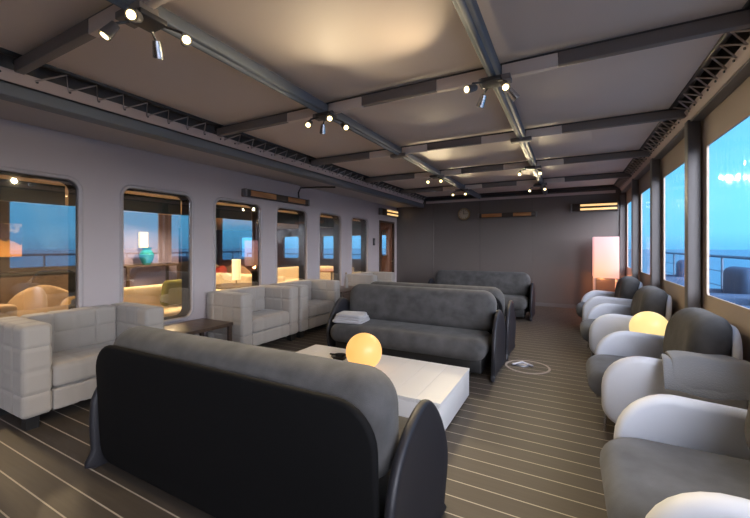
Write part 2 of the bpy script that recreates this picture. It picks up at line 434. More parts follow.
# cross beams: slim dark tube, light fabric cheeks and darker sleeve
for k, y in enumerate(GY[:-1]):
    t = bpy.data.objects.new('trim_%d' % n, None); C.objects.link(t); t['kind'] = 'structure'; n += 1
    t.location = (0, y, 0)
    bm = bmesh.new(); cyl(bm, (-3.46, 0, 2.70), (1.0, 0, 2.70), .022); finish('cross_tube', bm, M['tube'], t)
    for a, b, sa, sb in ((-3.42, -2.03, -3.42, -2.42), (-1.93, -.52, -1.58, -.91), (-.42, .98, -.06, .98)):
        bm = bmesh.new(); box(bm, sa, sb, -.028, .028, 2.62, 2.70, bev=.006); finish('beam_sleeve', bm, M['sleeve'], t)
        bm = bmesh.new()
        if sa > a+.1: box(bm, a, sa-.002, -.024, .024, 2.612, 2.70, bev=.004)
        if sb < b-.1: box(bm, sb+.002, b, -.024, .024, 2.612, 2.70, bev=.004)
        finish('fabric_cheek', bm, M['ceil'], t)
    bm = bmesh.new()
    for x in GX[1:3]: box(bm, x-.11, x+.11, -.05, .05, 2.585, 2.625, bev=.006)
    finish('joint_plate', bm, M['sleeve'], t)

# right wall: posts, canvas and clear vinyl windows
for i, y in enumerate(GY):
    if y < .5: continue
    if y > 9: continue
    bm = bmesh.new(); box(bm, .98, 1.075, y-.055, y+.055, 0, 2.58, bev=.008)
    box(bm, .965, 1.08, y-.08, y+.08, 0, .02, bev=.004)
    struct('trim_%d' % n, bm, M['post']); n += 1
struct('trim_%d' % n, B(.98, 1.075, YB-.07, YB-.002, 0, 2.5), M['post'], smooth=False); n += 1
RZ0, RZ1 = .97, 2.30
rw = [(a+.22, b-.15) for a, b in zip(GY, GY[1:])]
rw[-1] = (7.98, 9.22)
wr = struct('wall_right', B(XR-.008, XR+.008, YF, YB+.1, 0, 2.92), M['canvas'], smooth=False)
cut = [finish('cutter', pillow(rr_out(b-a, RZ1-RZ0, .03), .2, .001, seg=1, tr=lambda u, v, w, cy=(a+b)/2: (XR+w, cy+u, (RZ0+RZ1)/2+v)), M['canvas'], smooth=False) for a, b in rw]
boolcut(wr, cut)
for i, (a, b) in enumerate(rw):
    t = bpy.data.objects.new('window_%d' % (i+11), None); C.objects.link(t); t.location = (XR, (a+b)/2, (RZ0+RZ1)/2); t['kind'] = 'structure'
    w, h = b-a, RZ1-RZ0
    finish('pane', B(-.002, .002, -w/2-.01, w/2+.01, -h/2-.01, h/2+.01), M['pvc'], t, smooth=False)

# ------------------------------------------------------------------ outside
struct('trim_%d' % n, B(XR+.03, 3.0, -4, 16, -.1, -.02), M['deck'], smooth=False); n += 1
bm = bmesh.new(); bmesh.ops.create_grid(bm, x_segments=2, y_segments=2, size=2500, matrix=Matrix.Translation((0, 0, -14)))
msea = mat('sea_water', (.02, .14, .26), .35, spec=.6, noise=(.02, .2), bump=(.25, .6, .5))
sea = tag(finish('sea', bm, msea, smooth=False), 'wide blue evening sea seen through the windows', 'sea', kind='stuff')
rl = thing('deck_railing', 'dark blue ship railing outside the clear vinyl windows', 'railing', (2.75, 4, 0))
bm = bmesh.new(); tube(bm, [(0, -8, 1.20), (0, 12, 1.20)], .028); finish('top_rail', bm, M['rail'], rl)
bm = bmesh.new()
for z in (.3, .6, .9): tube(bm, [(0, -8, z), (0, 12, z)], .009)
finish('wire_rails', bm, M['rail'], rl)
for k in range(11):
    bm = bmesh.new(); cyl(bm, (0, -7.5+1.9*k, -.02), (0, -7.5+1.9*k, 1.2), .022, 10); finish('rail_post', bm, M['rail'], rl)
def cover_chair():
    t = thing('covered_deck_chair', '', 'deck chair', (2.0, 5.0, -.02), 0, None)
    finish('seat', rbox(-.4, .4, -.32, .32, .12, .55, .1, n=10), M['outdoor'], t)
    finish('backrest', rbox(.18, .42, -.34, .34, .4, 1.12, .11, n=10), M['outdoor'], t)
    for s in (-1, 1): finish('armrest', rbox(-.4, .3, s*.36-.06, s*.36+.06, .12, .76, .05, n=8), M['outdoor'], t)
    for sx in (-.34, .34):
        for sy in (-.3, .3):
            bm = bmesh.new(); cyl(bm, (sx, sy, 0), (sx, sy, .14), .02, 8); finish('leg', bm, M['rail'], t)
    return t
cc = cover_chair(); cc.location = (1.95, 5.9, -.02); cc['label'] = 'navy deck chair outside, at the right photo edge low in the nearest sea window'
dup(cc, (1.95, 7.2, -.02), .1, 'navy deck chair outside, left of the other one in the nearest sea window')
dup(cc, (2.0, 10.5, -.02), -.1, 'navy deck chair outside, behind the second sea window from the camera')

# ------------------------------------------------------------------ lounge behind the left windows
LX0, LX1, LY0, LY1, LH = -14.2, XL-.13, -5.9, 12.2, 2.16
struct('floor_lounge', B(LX0, LX1, LY0, LY1, -.1, -.0), M['lfloor'], smooth=False).name = 'trim_lounge_floor'
bpy.data.objects['trim_lounge_floor'].name = 'trim_60'
struct('trim_61', B(LX0, LX1, LY0, LY1, LH, LH+.1), M['lceil'], smooth=False)
struct('trim_62', B(LX0-.1, LX0, LY0, LY1, 0, LH), M['brown'], smooth=False)
struct('trim_63', B(LX0, LX1, LY0-.1, LY0, 0, LH), M['brown'], smooth=False)
struct('trim_64', B(LX1-.01, LX1, YB+.1, LY1, 0, LH), M['brown'], smooth=False)
# inner face of the shared wall stays dark: it is the wall itself
we = struct('trim_65', B(LX0, LX1, LY1, LY1+.12, 0, LH), M['brown'], smooth=False)
ew = [(-13.7, -12.75), (-11.05, -10.15), (-8.95, -8.1), (-7.6, -6.75), (-6.5, -5.2)]
cut = [finish('cutter', pillow(rr_out(b-a, .93, .08), .5, .001, seg=1, tr=lambda u, v, w, cx=(a+b)/2: (cx+u, LY1+.05+w, 1.37+v)), M['wall'], smooth=False) for a, b in ew]
boolcut(we, cut)
for i, (a, b) in enumerate(ew):
    t = bpy.data.objects.new('window_%d' % (i+21), None); C.objects.link(t); t.location = ((a+b)/2, LY1+.06, 1.37); t['kind'] = 'structure'
    w = b-a
    bm = bmesh.new(); loft(bm, [[(u, y, v) for u, v in rrect(w-2*d, .93-2*d, .08)] for d, y in ((-.03, -.062), (-.03, -.08), (.01, -.08), (.01, .0))], False, False)
    finish('window_frame', bm, M['door'], t)
    finish('pane', pillow(rr_out(w-.01, .92, .08), .006, .001, seg=1, tr=lambda u, v, q: (u, q, v)), M['pvc'], t)
# rail outside the far windows
rr = thing('stern_railing', 'thin railing across the far lounge windows, against the sea', 'railing', (-9.5, 13.4, 0))
bm = bmesh.new(); tube(bm, [(-5, 0, 1.06), (5, 0, 1.06)], .025); finish('top_rail', bm, M['rail'], rr)
for k in range(6):
    bm = bmesh.new(); cyl(bm, (-5+2*k, 0, -.05), (-5+2*k, 0, 1.06), .02, 8); finish('rail_post', bm, M['rail'], rr)
struct('trim_66', B(-14.5, XL, LY1+.12, 13.6, -.1, -.05), M['deck'], smooth=False)
# partition walls of the lounge
struct('trim_67', B(-8.5, -8.35, -2.6, 3.9, 0, LH), M['brown'], smooth=False)
pcol = struct('trim_68', B(-8.1, -7.6, 5.45, 5.75, 0, LH), M['dwood'], smooth=False)
struct('trim_69', B(-8.7, -8.55, 4.4, 5.7, 0, LH), mat('mauve_panel', (.32, .27, .38), .6), smooth=False)
pf = thing('painting', 'orange and dark purple landscape painting on the brown lounge wall', 'painting', (-8.31, 2.30, 1.51))
finish('canvas', B(-.015, .015, -.5, .38, -.28, .28), M['art'], pf, smooth=False)
bm = bmesh.new()
for y0, y1, z0, z1 in ((-.52, -.5, -.3, .3), (.38, .4, -.3, .3), (-.52, .4, -.3, -.28), (-.52, .4, .28, .3)): box(bm, -.018, .02, y0, y1, z0, z1)
finish('picture_frame', bm, M['dwood'], pf, smooth=False)
# sideboard under the painting
sb = thing('sideboard', 'long dark sideboard inside the lounge below the painting', 'sideboard', (-8.1, 1.7, 0))
finish('body', B(-.18, .14, -1.6, 1.5, .08, .92, bev=.01), M['dwood'], sb); finish('worktop', B(-.2, .17, -1.63, 1.53, .921, .96, bev=.005), M['black'], sb)
finish('plinth', B(-.15, .1, -1.5, 1.4, 0, .08), M['black'], sb)
def tub(label, x, y, rz, m, s=1., grp=None):
    t = thing('tub_armchair', label, 'armchair', (x, y, 0), rz, grp)
    bm = bmesh.new(); rings = []
    for i in range(25):
        a = PI*(.08+.84*i/24)-PI/2+PI/2+PI  # open to +x... wraps behind
        a = -PI*.75+1.5*PI*i/24+PI
        hh = (.40+.42*math.exp(-((a-PI)/1.5)**2)*s)
        ri, ro = .30, .40; c_, s_ = cos(a), sin(a)
        ring = []
        for (rr_, zz) in ((ri, .30), (ri, hh-.04), (ri+.03, hh), (ro-.02, hh), (ro+.02, hh-.05), (ro-.04, .18), (ri, .18)): ring.append((rr_*c_, rr_*s_, zz))
        rings.append(ring)
    loft(bm, rings); finish('shell', bm, m, t, angle=50)
    finish('seat', pillow(rr_out(.6, .56, .2), .16, .05, .02, tr=lambda u, v, w: (u, v, .34+w)), m, t)
    for k in range(4):
        bm = bmesh.new(); a = PI/4+k*PI/2; cyl(bm, (.24*cos(a), .24*sin(a), .2), (.28*cos(a), .28*sin(a), 0), .018, 8, .012); finish('leg', bm, M['dwood'], t)
    return t
ta = tub('tan tub armchair inside the lounge seen through the nearest window', -6.3, 2.28, PI-.42, M['lcream'], 1.2)
dup(ta, (-8.6, 7.6, 0), 2.2, 'cream tub armchair deep in the lounge, seen through the fourth window')
dup(ta, (-8.4, 10.6, 0), -2.0, 'cream tub armchair nearest the far lounge windows')
dup(ta, (-10.6, 8.6, 0), .5, 'cream tub armchair farthest back in the lounge, behind the third window')
def lsofa(label, x, y, rz, w=1.8, m=None):
    m = m or M['lwhite']
    t = thing('lounge_sofa', label, 'sofa', (x, y, 0), rz)
    finish('seat', rbox(-w/2+.12, w/2-.12, -.42, .25, .14, .44, .06, n=12), m, t)
    finish('backrest', rbox(-w/2+.1, w/2-.1, .2, .42, .14, .78, .07, n=12), m, t)
    for s in (-1, 1): finish('armrest', rbox(s*(w/2-.09)-.09, s*(w/2-.09)+.09, -.42, .42, .12, .6, .06, n=8), m, t)
    for sx in (-1, 1):
        for sy in (-.34, .34):
            bm = bmesh.new(); cyl(bm, (sx*(w/2-.12), sy, 0), (sx*(w/2-.12), sy, .15), .022, 8); finish('leg', bm, M['dwood'], t)
    return t
l1 = lsofa('tan lounge sofa just behind the nearest window, low at the left photo edge', -5.72, .92, -PI/2, 1.75, M['lcream'])
l2 = lsofa('cream lounge sofa holding the green cushion behind the second window', -5.6, 3.72, PI, 1.9)
l2.rotation_euler.z = PI*.5
l3 = lsofa('white lounge sofa behind the third window', -6.6, 6.2, PI, 1.9)
l4 = lsofa('white lounge sofa behind the fourth window', -7.2, 8.3, PI/2, 1.7)
l5 = lsofa('white lounge sofa behind the fifth window near the end of the lounge', -6.6, 9.9, PI, 1.7)
tag(finish('cushion', pillow(rr_out(.44, .42, .08), .14, .069, .02, tr=lambda u, v, w: (u, w, v)), M['green']), 'olive green square cushion on the cream lounge sofa', 'cushion')
gc = bpy.data.objects['cushion']; gc.location = (-5.64, 3.70, .66); gc.rotation_euler = (.25, 0, PI*.5)
def rtable(label, x, y, r, h, m, cat='table', name='round_table'):
    t = thing(name, label, cat, (x, y, 0))
    finish('tabletop', lathe([(.0001, h-.035), (r-.01, h-.035), (r, h-.02), (r-.005, h), (.0001, h)], 28), m, t)
    finish('pedestal', lathe([(.0001, .02), (.03, .02), (.025, h*.5), (.03, h-.035), (.0001, h-.035)], 16), M['dwood'], t)
    finish('base', lathe([(.0001, 0), (r*.6, 0), (r*.58, .02), (.0001, .025)], 24), M['dwood'], t)
    return t
rtable('round dark wooden table inside the lounge behind the third window', -6.0, 5.2, .45, .62, M['dwood'])
rtable('round orange wooden table inside the lounge behind the fifth window', -5.9, 8.5, .42, .74, M['owood'])
ot = thing('round_ottoman', 'round cream ottoman behind the lounge sofa with the green cushion', 'ottoman', (-7.3, 4.1, 0))
finish('pad', lathe([(.0001, .34), (.40, .34), (.44, .39), (.44, .47), (.40, .52), (.0001, .53)], 28), M['lwhite'], ot); finish('base', lathe([(.0001, 0), (.34, 0), (.36, .34), (.0001, .34)], 24), M['dwood'], ot)
cs = thing('console_table', 'dark console table by the mauve panel holding a teal vase', 'table', (-8.25, 4.8, 0))
finish('tabletop', B(-.25, .25, -.6, .6, .96, 1.0, bev=.005), M['dwood'], cs)
for sx in (-.21, .21):
    for sy in (-.55, .55): finish('leg', B(sx-.025, sx+.025, sy-.025, sy+.025, 0, .96), M['dwood'], cs, smooth=False)
vs = tag(finish('vase', lathe([(.0001, 0), (.07, 0), (.13, .12), (.15, .22), (.10, .31), (.07, .33), (.11, .38), (.10, .38), (.06, .33), (.0001, .3)]), M['teal']), 'teal ceramic vase inside the lounge seen through the second window', 'vase')
vs.location = (-8.2, 4.72, 1.0)
def tlamp(label, x, y, z, h=.5, r=.09):
    t = thing('table_lamp', label, 'lamp', (x, y, z))
    finish('base', lathe([(.0001, 0), (.07, 0), (.07, .015), (.015, .03), (.012, .12), (.0001, .12)], 20), M['brass'], t)
    bm = lathe([(r*.999, .1), (r, .1), (r, h), (r*.999, h)], 24); finish('lampshade', bm, M['lshade'], t)
    return t
tlamp('glowing cylinder lamp on the round dark lounge table', -6.0, 5.25, .62, .52, .085)
wlp = thing('wall_lamp', 'small glowing wall lamp on the mauve lounge panel', 'lamp', (-8.54, 4.80, 1.55))
finish('backplate', B(.0, .02, -.05, .05, -.1, .1), M['brass'], wlp, smooth=False); finish('lampshade', B(.02, .12, -.09, .09, -.18, .18, bev=.02), M['lshade'], wlp)
dup(ta, (-8.3, 6.4, 0), 3.4, 'red tub armchair beside the white sofa behind the third window')
ra = [o for o in C.objects if o.get('label', '').startswith('red tub')][0]
for ch in ra.children:
    if ch.name.startswith(('shell', 'seat')): ch.data = ch.data.copy(); ch.data.materials.clear(); ch.data.materials.append(M['red'])
# lounge ceiling lights
def dlight(x, y, i):
    t = thing('ceiling_downlight', 'round warm downlight in the lounge ceiling', 'ceiling light', (x, y, LH), 0, 'lounge ceiling downlights')
    finish('trim_ring', lathe([(.05, -.001), (.075, -.001), (.075, -.012), (.05, -.012)], 20, False), M['brass'], t)
    finish('lens', lathe([(.0001, -.004), (.05, -.004), (.05, -.008), (.0001, -.008)], 20), M['down'], t)
    return t
dl0 = dlight(-5.8, 1.2, 0)
for i, (x, y) in enumerate([(-5.8, 1.2), (-6.6, 2.6), (-5.8, 4.2), (-7.4, 4.6), (-6.0, 6.2), (-7.8, 6.9), (-6.0, 8.4), (-7.8, 9.2), (-6.0, 10.6), (-10.0, 7.5), (-10.5, 10), (-8.2, 3.4)]):
    if i: dup(dl0, (x, y, LH))
def area(name, loc, rot, sx, sy, e, col):
    l = bpy.data.lights.new(name, 'AREA'); l.shape = 'RECTANGLE'; l.size = sx; l.size_y = sy; l.energy = e; l.color = col
    o = bpy.data.objects.new(name, l); C.objects.link(o); o.location = loc; o.rotation_euler = rot; return o
WARM = (1., .70, .38)
def point(name, loc, e, col, r=.05):
    l = bpy.data.lights.new(name, 'POINT'); l.energy = e; l.color = col; l.shadow_soft_size = r
    o = bpy.data.objects.new(name, l); C.objects.link(o); o.location = loc; return o
for x, y in [(-5.8, 1.2), (-6.6, 2.6), (-5.8, 4.2), (-6.0, 6.2), (-7.4, 4.6), (-6.0, 8.4), (-7.8, 9.2), (-10.0, 7.5)]:
    l = bpy.data.lights.new('lounge_downlight', 'SPOT'); l.energy = 185; l.color = WARM; l.spot_size = math.radians(165); l.spot_blend = .6; l.shadow_soft_size = .05
    o = bpy.data.objects.new('lounge_downlight', l); C.objects.link(o); o.location = (x, y, LH-.06)

# ------------------------------------------------------------------ cream cube armchairs
def cube_chair():
    t = thing('cube_armchair', '', 'armchair', group='cream tufted cube armchairs along the left wall')
    W, Dp = .545, .34      # half width (y), half depth (x); faces +x
    def seq(a, b, n): return [a+(b-a)*i/n for i in range(1, n)]
    for s in (-1, 1):
        y0, y1 = sorted((s*W, s*(W-.19)))
        finish('armrest', rbox(-Dp, Dp, y0, y1, .10, .80, .035, (seq(-Dp, Dp, 4), (), seq(.1, .8, 4)), puff=.004), M['cream'], t)
    finish('backrest', rbox(-Dp, -Dp+.19, -W+.192, W-.192, .10, .80, .035, ((), seq(-.34, .34, 4), seq(.1, .8, 4)), puff=.004), M['cream'], t)
    finish('seat_base', rbox(-Dp+.195, Dp-.01, -W+.194, W-.194, .10, .27, .02, ((), seq(-.34, .34, 4), ()), n=20), M['cream'], t)
    finish('seat_cushion', rbox(-Dp+.195, Dp, -W+.194, W-.194, .272, .46, .045, (seq(-.14, .34, 2), seq(-.34, .34, 4), ()), n=30, puff=.01), M['cream'], t)
    for sx in (-Dp+.07, Dp-.09):
        for sy in (-W+.08, W-.08): finish('leg', B(sx-.04, sx+.04, sy-.04, sy+.04, 0, .10), M['black'], t, smooth=False)
    return t
ac = cube_chair(); AX = -3.92
ac.location = (AX, 1.70, 0); ac['label'] = 'cream tufted cube armchair nearest the camera, at the left photo edge'
dup(ac, (AX, 3.76, 0), 0, 'cream tufted cube armchair just beyond the dark side table')
dup(ac, (AX, 4.90, 0), 0, 'cream tufted cube armchair third from the camera, before the brown cabinet table')
dup(ac, (AX, 7.22, 0), 0, 'cream tufted cube armchair farthest away, beside the wooden door')
# dark side table between the first two
st = thing('side_table', 'dark brown wooden side table between the two nearest cream armchairs', 'side table', (-3.98, 2.75, 0))
finish('tabletop', B(-.28, .30, -.42, .42, .42, .46, bev=.004), M['dwood'], st)
for sx in (-.25, .27):
    for sy in (-.39, .39): finish('leg', B(sx-.02, sx+.02, sy-.02, sy+.02, 0, .42), M['dwood'], st, smooth=False)
ct = thing('cabinet_table', 'brown wooden cabinet table behind the third cream armchair', 'side table', (-3.95, 6.05, 0))
finish('body', B(-.26, .26, -.42, .42, .05, .54, bev=.006), M['dwood'], ct); finish('tabletop', B(-.29, .29, -.45, .45, .541, .57, bev=.004), M['dwood'], ct); finish('plinth', B(-.22, .22, -.38, .38, 0, .05), M['black'], ct)
finish('door', B(.262, .28, -.38, -.005, .08, .52, bev=.003), M['dwood'], ct); finish('door', B(.262, .28, .005, .38, .08, .52, bev=.003), M['dwood'], ct)
bt = thing('bottle', 'small pale bottle standing on the brown cabinet table', 'bottle', (-3.95, 6.2, .57))
finish('body', lathe([(.0001, 0), (.035, 0), (.038, .16), (.02, .22), (.013, .28), (.0001, .28)], 20), M['cream'], bt); finish('cap', lathe([(.0001, .281), (.016, .281), (.016, .31), (.0001, .312)], 16), M['brass'], bt)

# ------------------------------------------------------------------ rounded sofas
def leaf_out(z):   # half depth of the leaf-shaped side panel at height z
    pass
def leaf(s):
    # outline in (y, z), clockwise from rear foot; z max .69
    ctrl = [(-.26, .0), (.38, .0), (.395, .12), (.40, .28), (.385, .44), (.315, .56), (.19, .65), (.05, .70), (-.05, .68), (-.155, .60), (-.24, .49), (-.30, .35), (-.305, .20), (-.28, .06)]
    pts = []
    m_ = len(ctrl)
    for i in range(m_):
        p0, p1, p2, p3 = [Vector(ctrl[(i+k) % m_]) for k in (-1, 0, 1, 2)]
        if i == 0:
            for t_ in (0, .33, .66): pts.append(p1.lerp(p2, t_))
            continue
        for t_ in (0, .25, .5, .75):
            q = .5*((2*p1)+(p2-p0)*t_+(2*p0-5*p1+4*p2-p3)*t_*t_+(3*p1-p0-3*p2+p3)*t_**3)
            pts.append(Vector((q.x, max(q.y, 0))))
    cy, cz = .05, .30
    def outf(d):
        return [(cy+(p.x-cy)*(1-d/.34), max(cz+(p.y-cz)*(1-d/.34), 0)) for p in pts]
    def tr(u, v, w):
        z = v; fl = -.012+.03*(z/.70)-.02*cos((u-.05)/.4*PI/2)*sin(min(1, max(0, z)/.70)*PI)+.03*((u-.05)/.4)**2
        return (s*(1.0+fl+.02+w), u, z)
    return pillow(outf, .045, .02, seg=4, tr=tr, puffn=7)
def round_sofa():
    t = thing('rounded_sofa', '', 'sofa', group='grey rounded sofas with dark leaf-shaped side panels')
    # faces -y
    tl = lambda u, v, w: (u, .365+w+.05*v, .43+v)
    finish('back_shell', pillow(rr4_out(1.98, .75, [.18, .18, .12, .12]), .04, .018, seg=4, tr=tl), M['backsh'], t)
    tb = lambda u, v, w: (u, .205+w+.05*v*1.2, .655+v-.012*(u/.97)**2)
    finish('back_cushion', pillow(rr4_out(1.97, .47, [.15, .15, .13, .13]), .27, .125, .012, seg=8, tr=tb, puffn=5), M['grey'], t)
    ts = lambda u, v, w: (u, -.10+v, .315+w+.012*v)
    finish('seat_cushion', pillow(rr4_out(1.93, .64, [.1, .1, .12, .12]), .225, .105, .008, seg=8, tr=ts, puffn=5), M['grey'], t)
    finish('base', B(-.92, .92, -.30, .33, .06, .21, bev=.02), M['black'], t)
    for s in (-1, 1): finish('side_panel', leaf(s), M['shell'], t)
    return t
rs = round_sofa(); rs.location = (-1.62, 1.58, 0); rs.rotation_euler.z = PI
rs['label'] = 'large dark-backed grey sofa in the foreground seen from behind'
dup(rs, (-1.72, 4.18, 0), 0, 'grey rounded sofa facing the white coffee table')
dup(rs, (-1.70, 5.06, 0), PI, 'grey rounded sofa back to back behind the one facing the coffee table')
dup(rs, (-1.65, 7.66, 0), 0, 'grey rounded sofa farthest away, in front of the grey end wall')

# ------------------------------------------------------------------ coffee table
tb = thing('coffee_table', 'low white rectangular coffee table with grooved top between the sofas', 'coffee table', (-1.695, 2.965, 0))
bm = bmesh.new(); nn = 9; wd = 1.77/nn
for i in range(nn): box(bm, -.885+wd*i+.0008, -.885+wd*(i+1)-.0008, -.435, .435, .24, .27, bev=.0015)
finish('tabletop', bm, M['white'], tb, smooth=False)
finish('body', B(-.882, .882, -.432, .432, .02, .239, bev=.008), M['white'], tb)
finish('plinth', B(-.84, .84, -.39, .39, 0, .02), M['black'], tb, smooth=False)
def globe(label, x, y, z, r, m):
    t = thing('globe_lamp', label, 'lamp', (x, y, z))
    prof = [(r*sin(a), r-r*cos(a)) for a in [PI*i/24 for i in range(25)]]
    prof[0] = (.0001, prof[0][1]); prof[-1] = (.0001, prof[-1][1]); prof = [(a, b+.008) for a, b in prof]
    finish('globe', lathe(prof, 40), m, t); finish('base', lathe([(.0001, 0), (r*.4, 0), (r*.42, .012), (r*.36, .03), (.0001, .03)], 24), M['white'], t)
    return t
globe('glowing orange globe lamp on the white coffee table', -1.65, 2.89, .27, .165, M['globe'])
ah = thing('ashtray', 'small black dish on the coffee table left of the glowing globe', 'dish', (-2.03, 3.06, .27))
finish('bowl', lathe([(.0001, 0), (.06, 0), (.085, .035), (.08, .04), (.06, .012), (.0001, .01)], 24), M['black'], ah)
bm = bmesh.new(); tube(bm, [(-.10, -.02, .045), (.0, .0, .045), (.09, .03, .048)], .008); finish('handle_bar', bm, M['black'], ah)
# folded throw on the sofa seat
def throw(name, label, w, d, h, layers, m, loc, rot):
    t = thing(name, label, 'blanket', loc); t.rotation_euler = rot
    for i in range(layers):
        z = h/layers*(i+.5); s = 1-.04*i
        def tr(u, v, q, z=z, i=i):
            return (u*s+.012*sin(9*v+i), v*s+.012*sin(7*u+2*i), z+q+.008*sin(11*u+i)*sin(9*v+1.3*i)*(.3+i/layers)-.02*(i/layers)*(2*u/w)**2)
        finish('fold', pillow(rr_out(w, d, .05), h/layers*1.02, h/layers*.48, .004, seg=5, tr=tr, puffn=8), m, t)
    return t
throw('folded_blanket', 'pale grey folded blanket at the left end of the sofa facing the coffee table', .40, .30, .12, 3, M['throw'], (-2.47, 4.00, .435), (0, 0, .15))
# round floor disc
fd = thing('floor_hatch', 'round floor plate with steel fittings in the aisle beside the sofa', 'floor plate', (-.42, 4.57, .0))
finish('disc', lathe([(.0001, 0), (.225, 0), (.225, .004), (.0001, .004)], 40), M['floor'], fd)
bm = lathe([(.222, 0), (.245, 0), (.245, .007), (.222, .007)], 40, False); finish('rim', bm, M['rope'], fd)
finish('steel_cap', lathe([(.0001, .004), (.075, .004), (.07, .022), (.05, .03), (.0001, .03)], 24), M['dull'], fd)
bpy.context.view_layer.update()
fd.children[2].location = (-.06, .03, 0)
bm = bmesh.new(); tube(bm, [(-.16, -.04, .02), (-.06, .03, .04), (.06, .02, .012)], .014); finish('steel_lever', bm, M['dull'], fd)

# ------------------------------------------------------------------ white shell armchairs on the right (face -x)
def shell_chair():
    t = thing('shell_armchair', '', 'armchair', group='white shell armchairs along the sea windows')
    # local: x from -.42 (front) to .42 (back)
    for s in (-1, 1):
        ta = lambda u, v, w, s=s: (.02+u, s*(.435+.02*(1-(u/.42)**2))+w-s*.03*max(0, (-u-.1))/.3, .355+v-.035*max(0, u)/.4)
        finish('armrest', pillow(rr4_out(.80, .53, [.12, .26, .14, .10]), .085, .04, seg=6, tr=ta, puffn=4), M['whitesh'], t)
    tbk = lambda u, v, w: (.36+w+.06*v+.05*(1-(u/.44)**2), u, .47+v)
    finish('back_shell', pillow(rr4_out(.90, .74, [.30, .30, .10, .10]), .05, .024, seg=5, tr=tbk, puffn=5), M['whitesh'], t)
    ts = lambda u, v, w: (-.06+u, v, .315+w-.0*u)
    finish('seat_cushion', pillow(rr4_out(.80, .79, [.06, .20, .20, .06]), .20, .095, .01, seg=8, tr=ts, puffn=5), M['greyl'], t)
    tc_ = lambda u, v, w: (.235+w+.14*v+.05*(1-(u/.4)**2), u, .66+v)
    finish('back_cushion', pillow(rr4_out(.80, .50, [.235, .235, .16, .16]), .25, .12, .015, seg=8, tr=tc_, puffn=5), M['grey'], t)
    finish('underframe', B(-.30, .32, -.36, .36, .12, .22, bev=.02), M['black'], t)
    for sx in (-.34, .34):
        for sy in (-.34, .34):
            bm = bmesh.new(); cyl(bm, (sx, sy, .16), (sx*1.06, sy*1.04, 0), .013, 12, .010); finish('leg', bm, M['chrome'], t)
    return t
sc_ = shell_chair(); SX = .60
sc_.location = (SX, 1.97, 0); sc_['label'] = 'white shell armchair nearest the camera with wide grey seat'
dup(sc_, (SX, 3.62, 0), 0, 'white shell armchair with the grey throw over its near arm')
dup(sc_, (SX, 5.48, 0), 0, 'white shell armchair just beyond the half-hidden globe lamp')
dup(sc_, (SX-.02, 7.18, 0), 0, 'white shell armchair farthest away, beside the paper box lamp')
# throw over the near arm
t = thing('draped_blanket', 'grey blanket draped over the arm of the second white shell armchair', 'blanket', (.80, 3.16, .575))
def drape(lift, w, m_, ofs):
    bm = bmesh.new(); rings = []
    nu, nv = 22, 28
    path = []
    for j in range(nv+1):
        s_ = -1+2*j/nv
        y = .17*math.sin(max(-1, min(1, s_))*PI/2*.95)*1.15
        z = .045+lift-.24*max(0, abs(s_)-.25)**1.4
        path.append((y, z))
    top = []; bot = []
    for j, (y, z) in enumerate(path):
        r1, r2 = [], []
        for i in range(nu+1):
            x = -w/2+w*i/nu
            wv = .010*sin(14*x+3*y+ofs)+.008*sin(23*x-ofs+9*y)
            r1.append(Vector((x+.02*sin(6*y+ofs), y*(1+.15*sin(5*x)), z+wv)))
        top.append(r1)
    vs = [[bm.verts.new(p) for p in r] for r in top]
    for a, b in zip(vs, vs[1:]):
        for i in range(nu): bm.faces.new((a[i], a[i+1], b[i+1], b[i]))
    bmesh.ops.recalc_face_normals(bm, faces=bm.faces)
    ex = bmesh.ops.extrude_face_region(bm, geom=bm.faces[:])
    for v in [e for e in ex['geom'] if isinstance(e, bmesh.types.BMVert)]: v.co.z += .022
    o = finish('fold', bm, m_, t, angle=60); md = o.modifiers.new('s', 'SUBSURF'); md.levels = 1; md.render_levels = 1
drape(.0, .46, M['throwd'], 0.); drape(.03, .42, M['throwd'], 1.7)
# small table with globe lamp between second and third shell armchair
t = rtable('round white side table between two white shell armchairs', .72, 4.52, .20, .40, M['white'], 'side table', 'side_table')
globe('pale yellow glowing globe lamp between two white shell armchairs', .72, 4.52, .40, .17, M['globe2'])

# ------------------------------------------------------------------ paper box floor lamp
fl = thing('box_floor_lamp', 'tall box floor lamp with pink glowing paper shade beside the end wall', 'floor lamp', (.68, 8.92, 0))
finish('lampshade', B(-.22, .22, -.22, .22, .76, 1.60, bev=.006), M['paper'], fl)
for sx in (-.20, .20):
    for sy in (-.20, .20): finish('leg', B(sx-.012, sx+.012, sy-.012, sy+.012, 0, .76), M['frame'], fl, smooth=False)

# ------------------------------------------------------------------ wall things
ck = thing('wall_clock', 'small round brass wall clock on the grey end wall', 'clock', (-2.38, YB-.001, 2.24))
bm = bmesh.new(); cyl(bm, (0, 0, 0), (0, -.04, 0), .16, 32, .15); finish('case', bm, M['brass'], ck)
bm = bmesh.new(); cyl(bm, (0, -.0405, 0), (0, -.044, 0), .125, 32); finish('dial', bm, M['clockface'], ck)
bm = bmesh.new(); box(bm, -.006, .006, -.05, -.046, -.01, .08); finish('hour_hand', bm, M['black'], ck)
bm = bmesh.new(); box(bm, -.01, .10, -.054, -.051, -.004, .004); finish('minute_hand', bm, M['black'], ck)
for k in range(12):
    a = k*PI/6; bm = bmesh.new(); cyl(bm, (.105*cos(a), -.0445, .105*sin(a)), (.105*cos(a), -.047, .105*sin(a)), .008, 6); finish('hour_mark', bm, M['black'], ck)
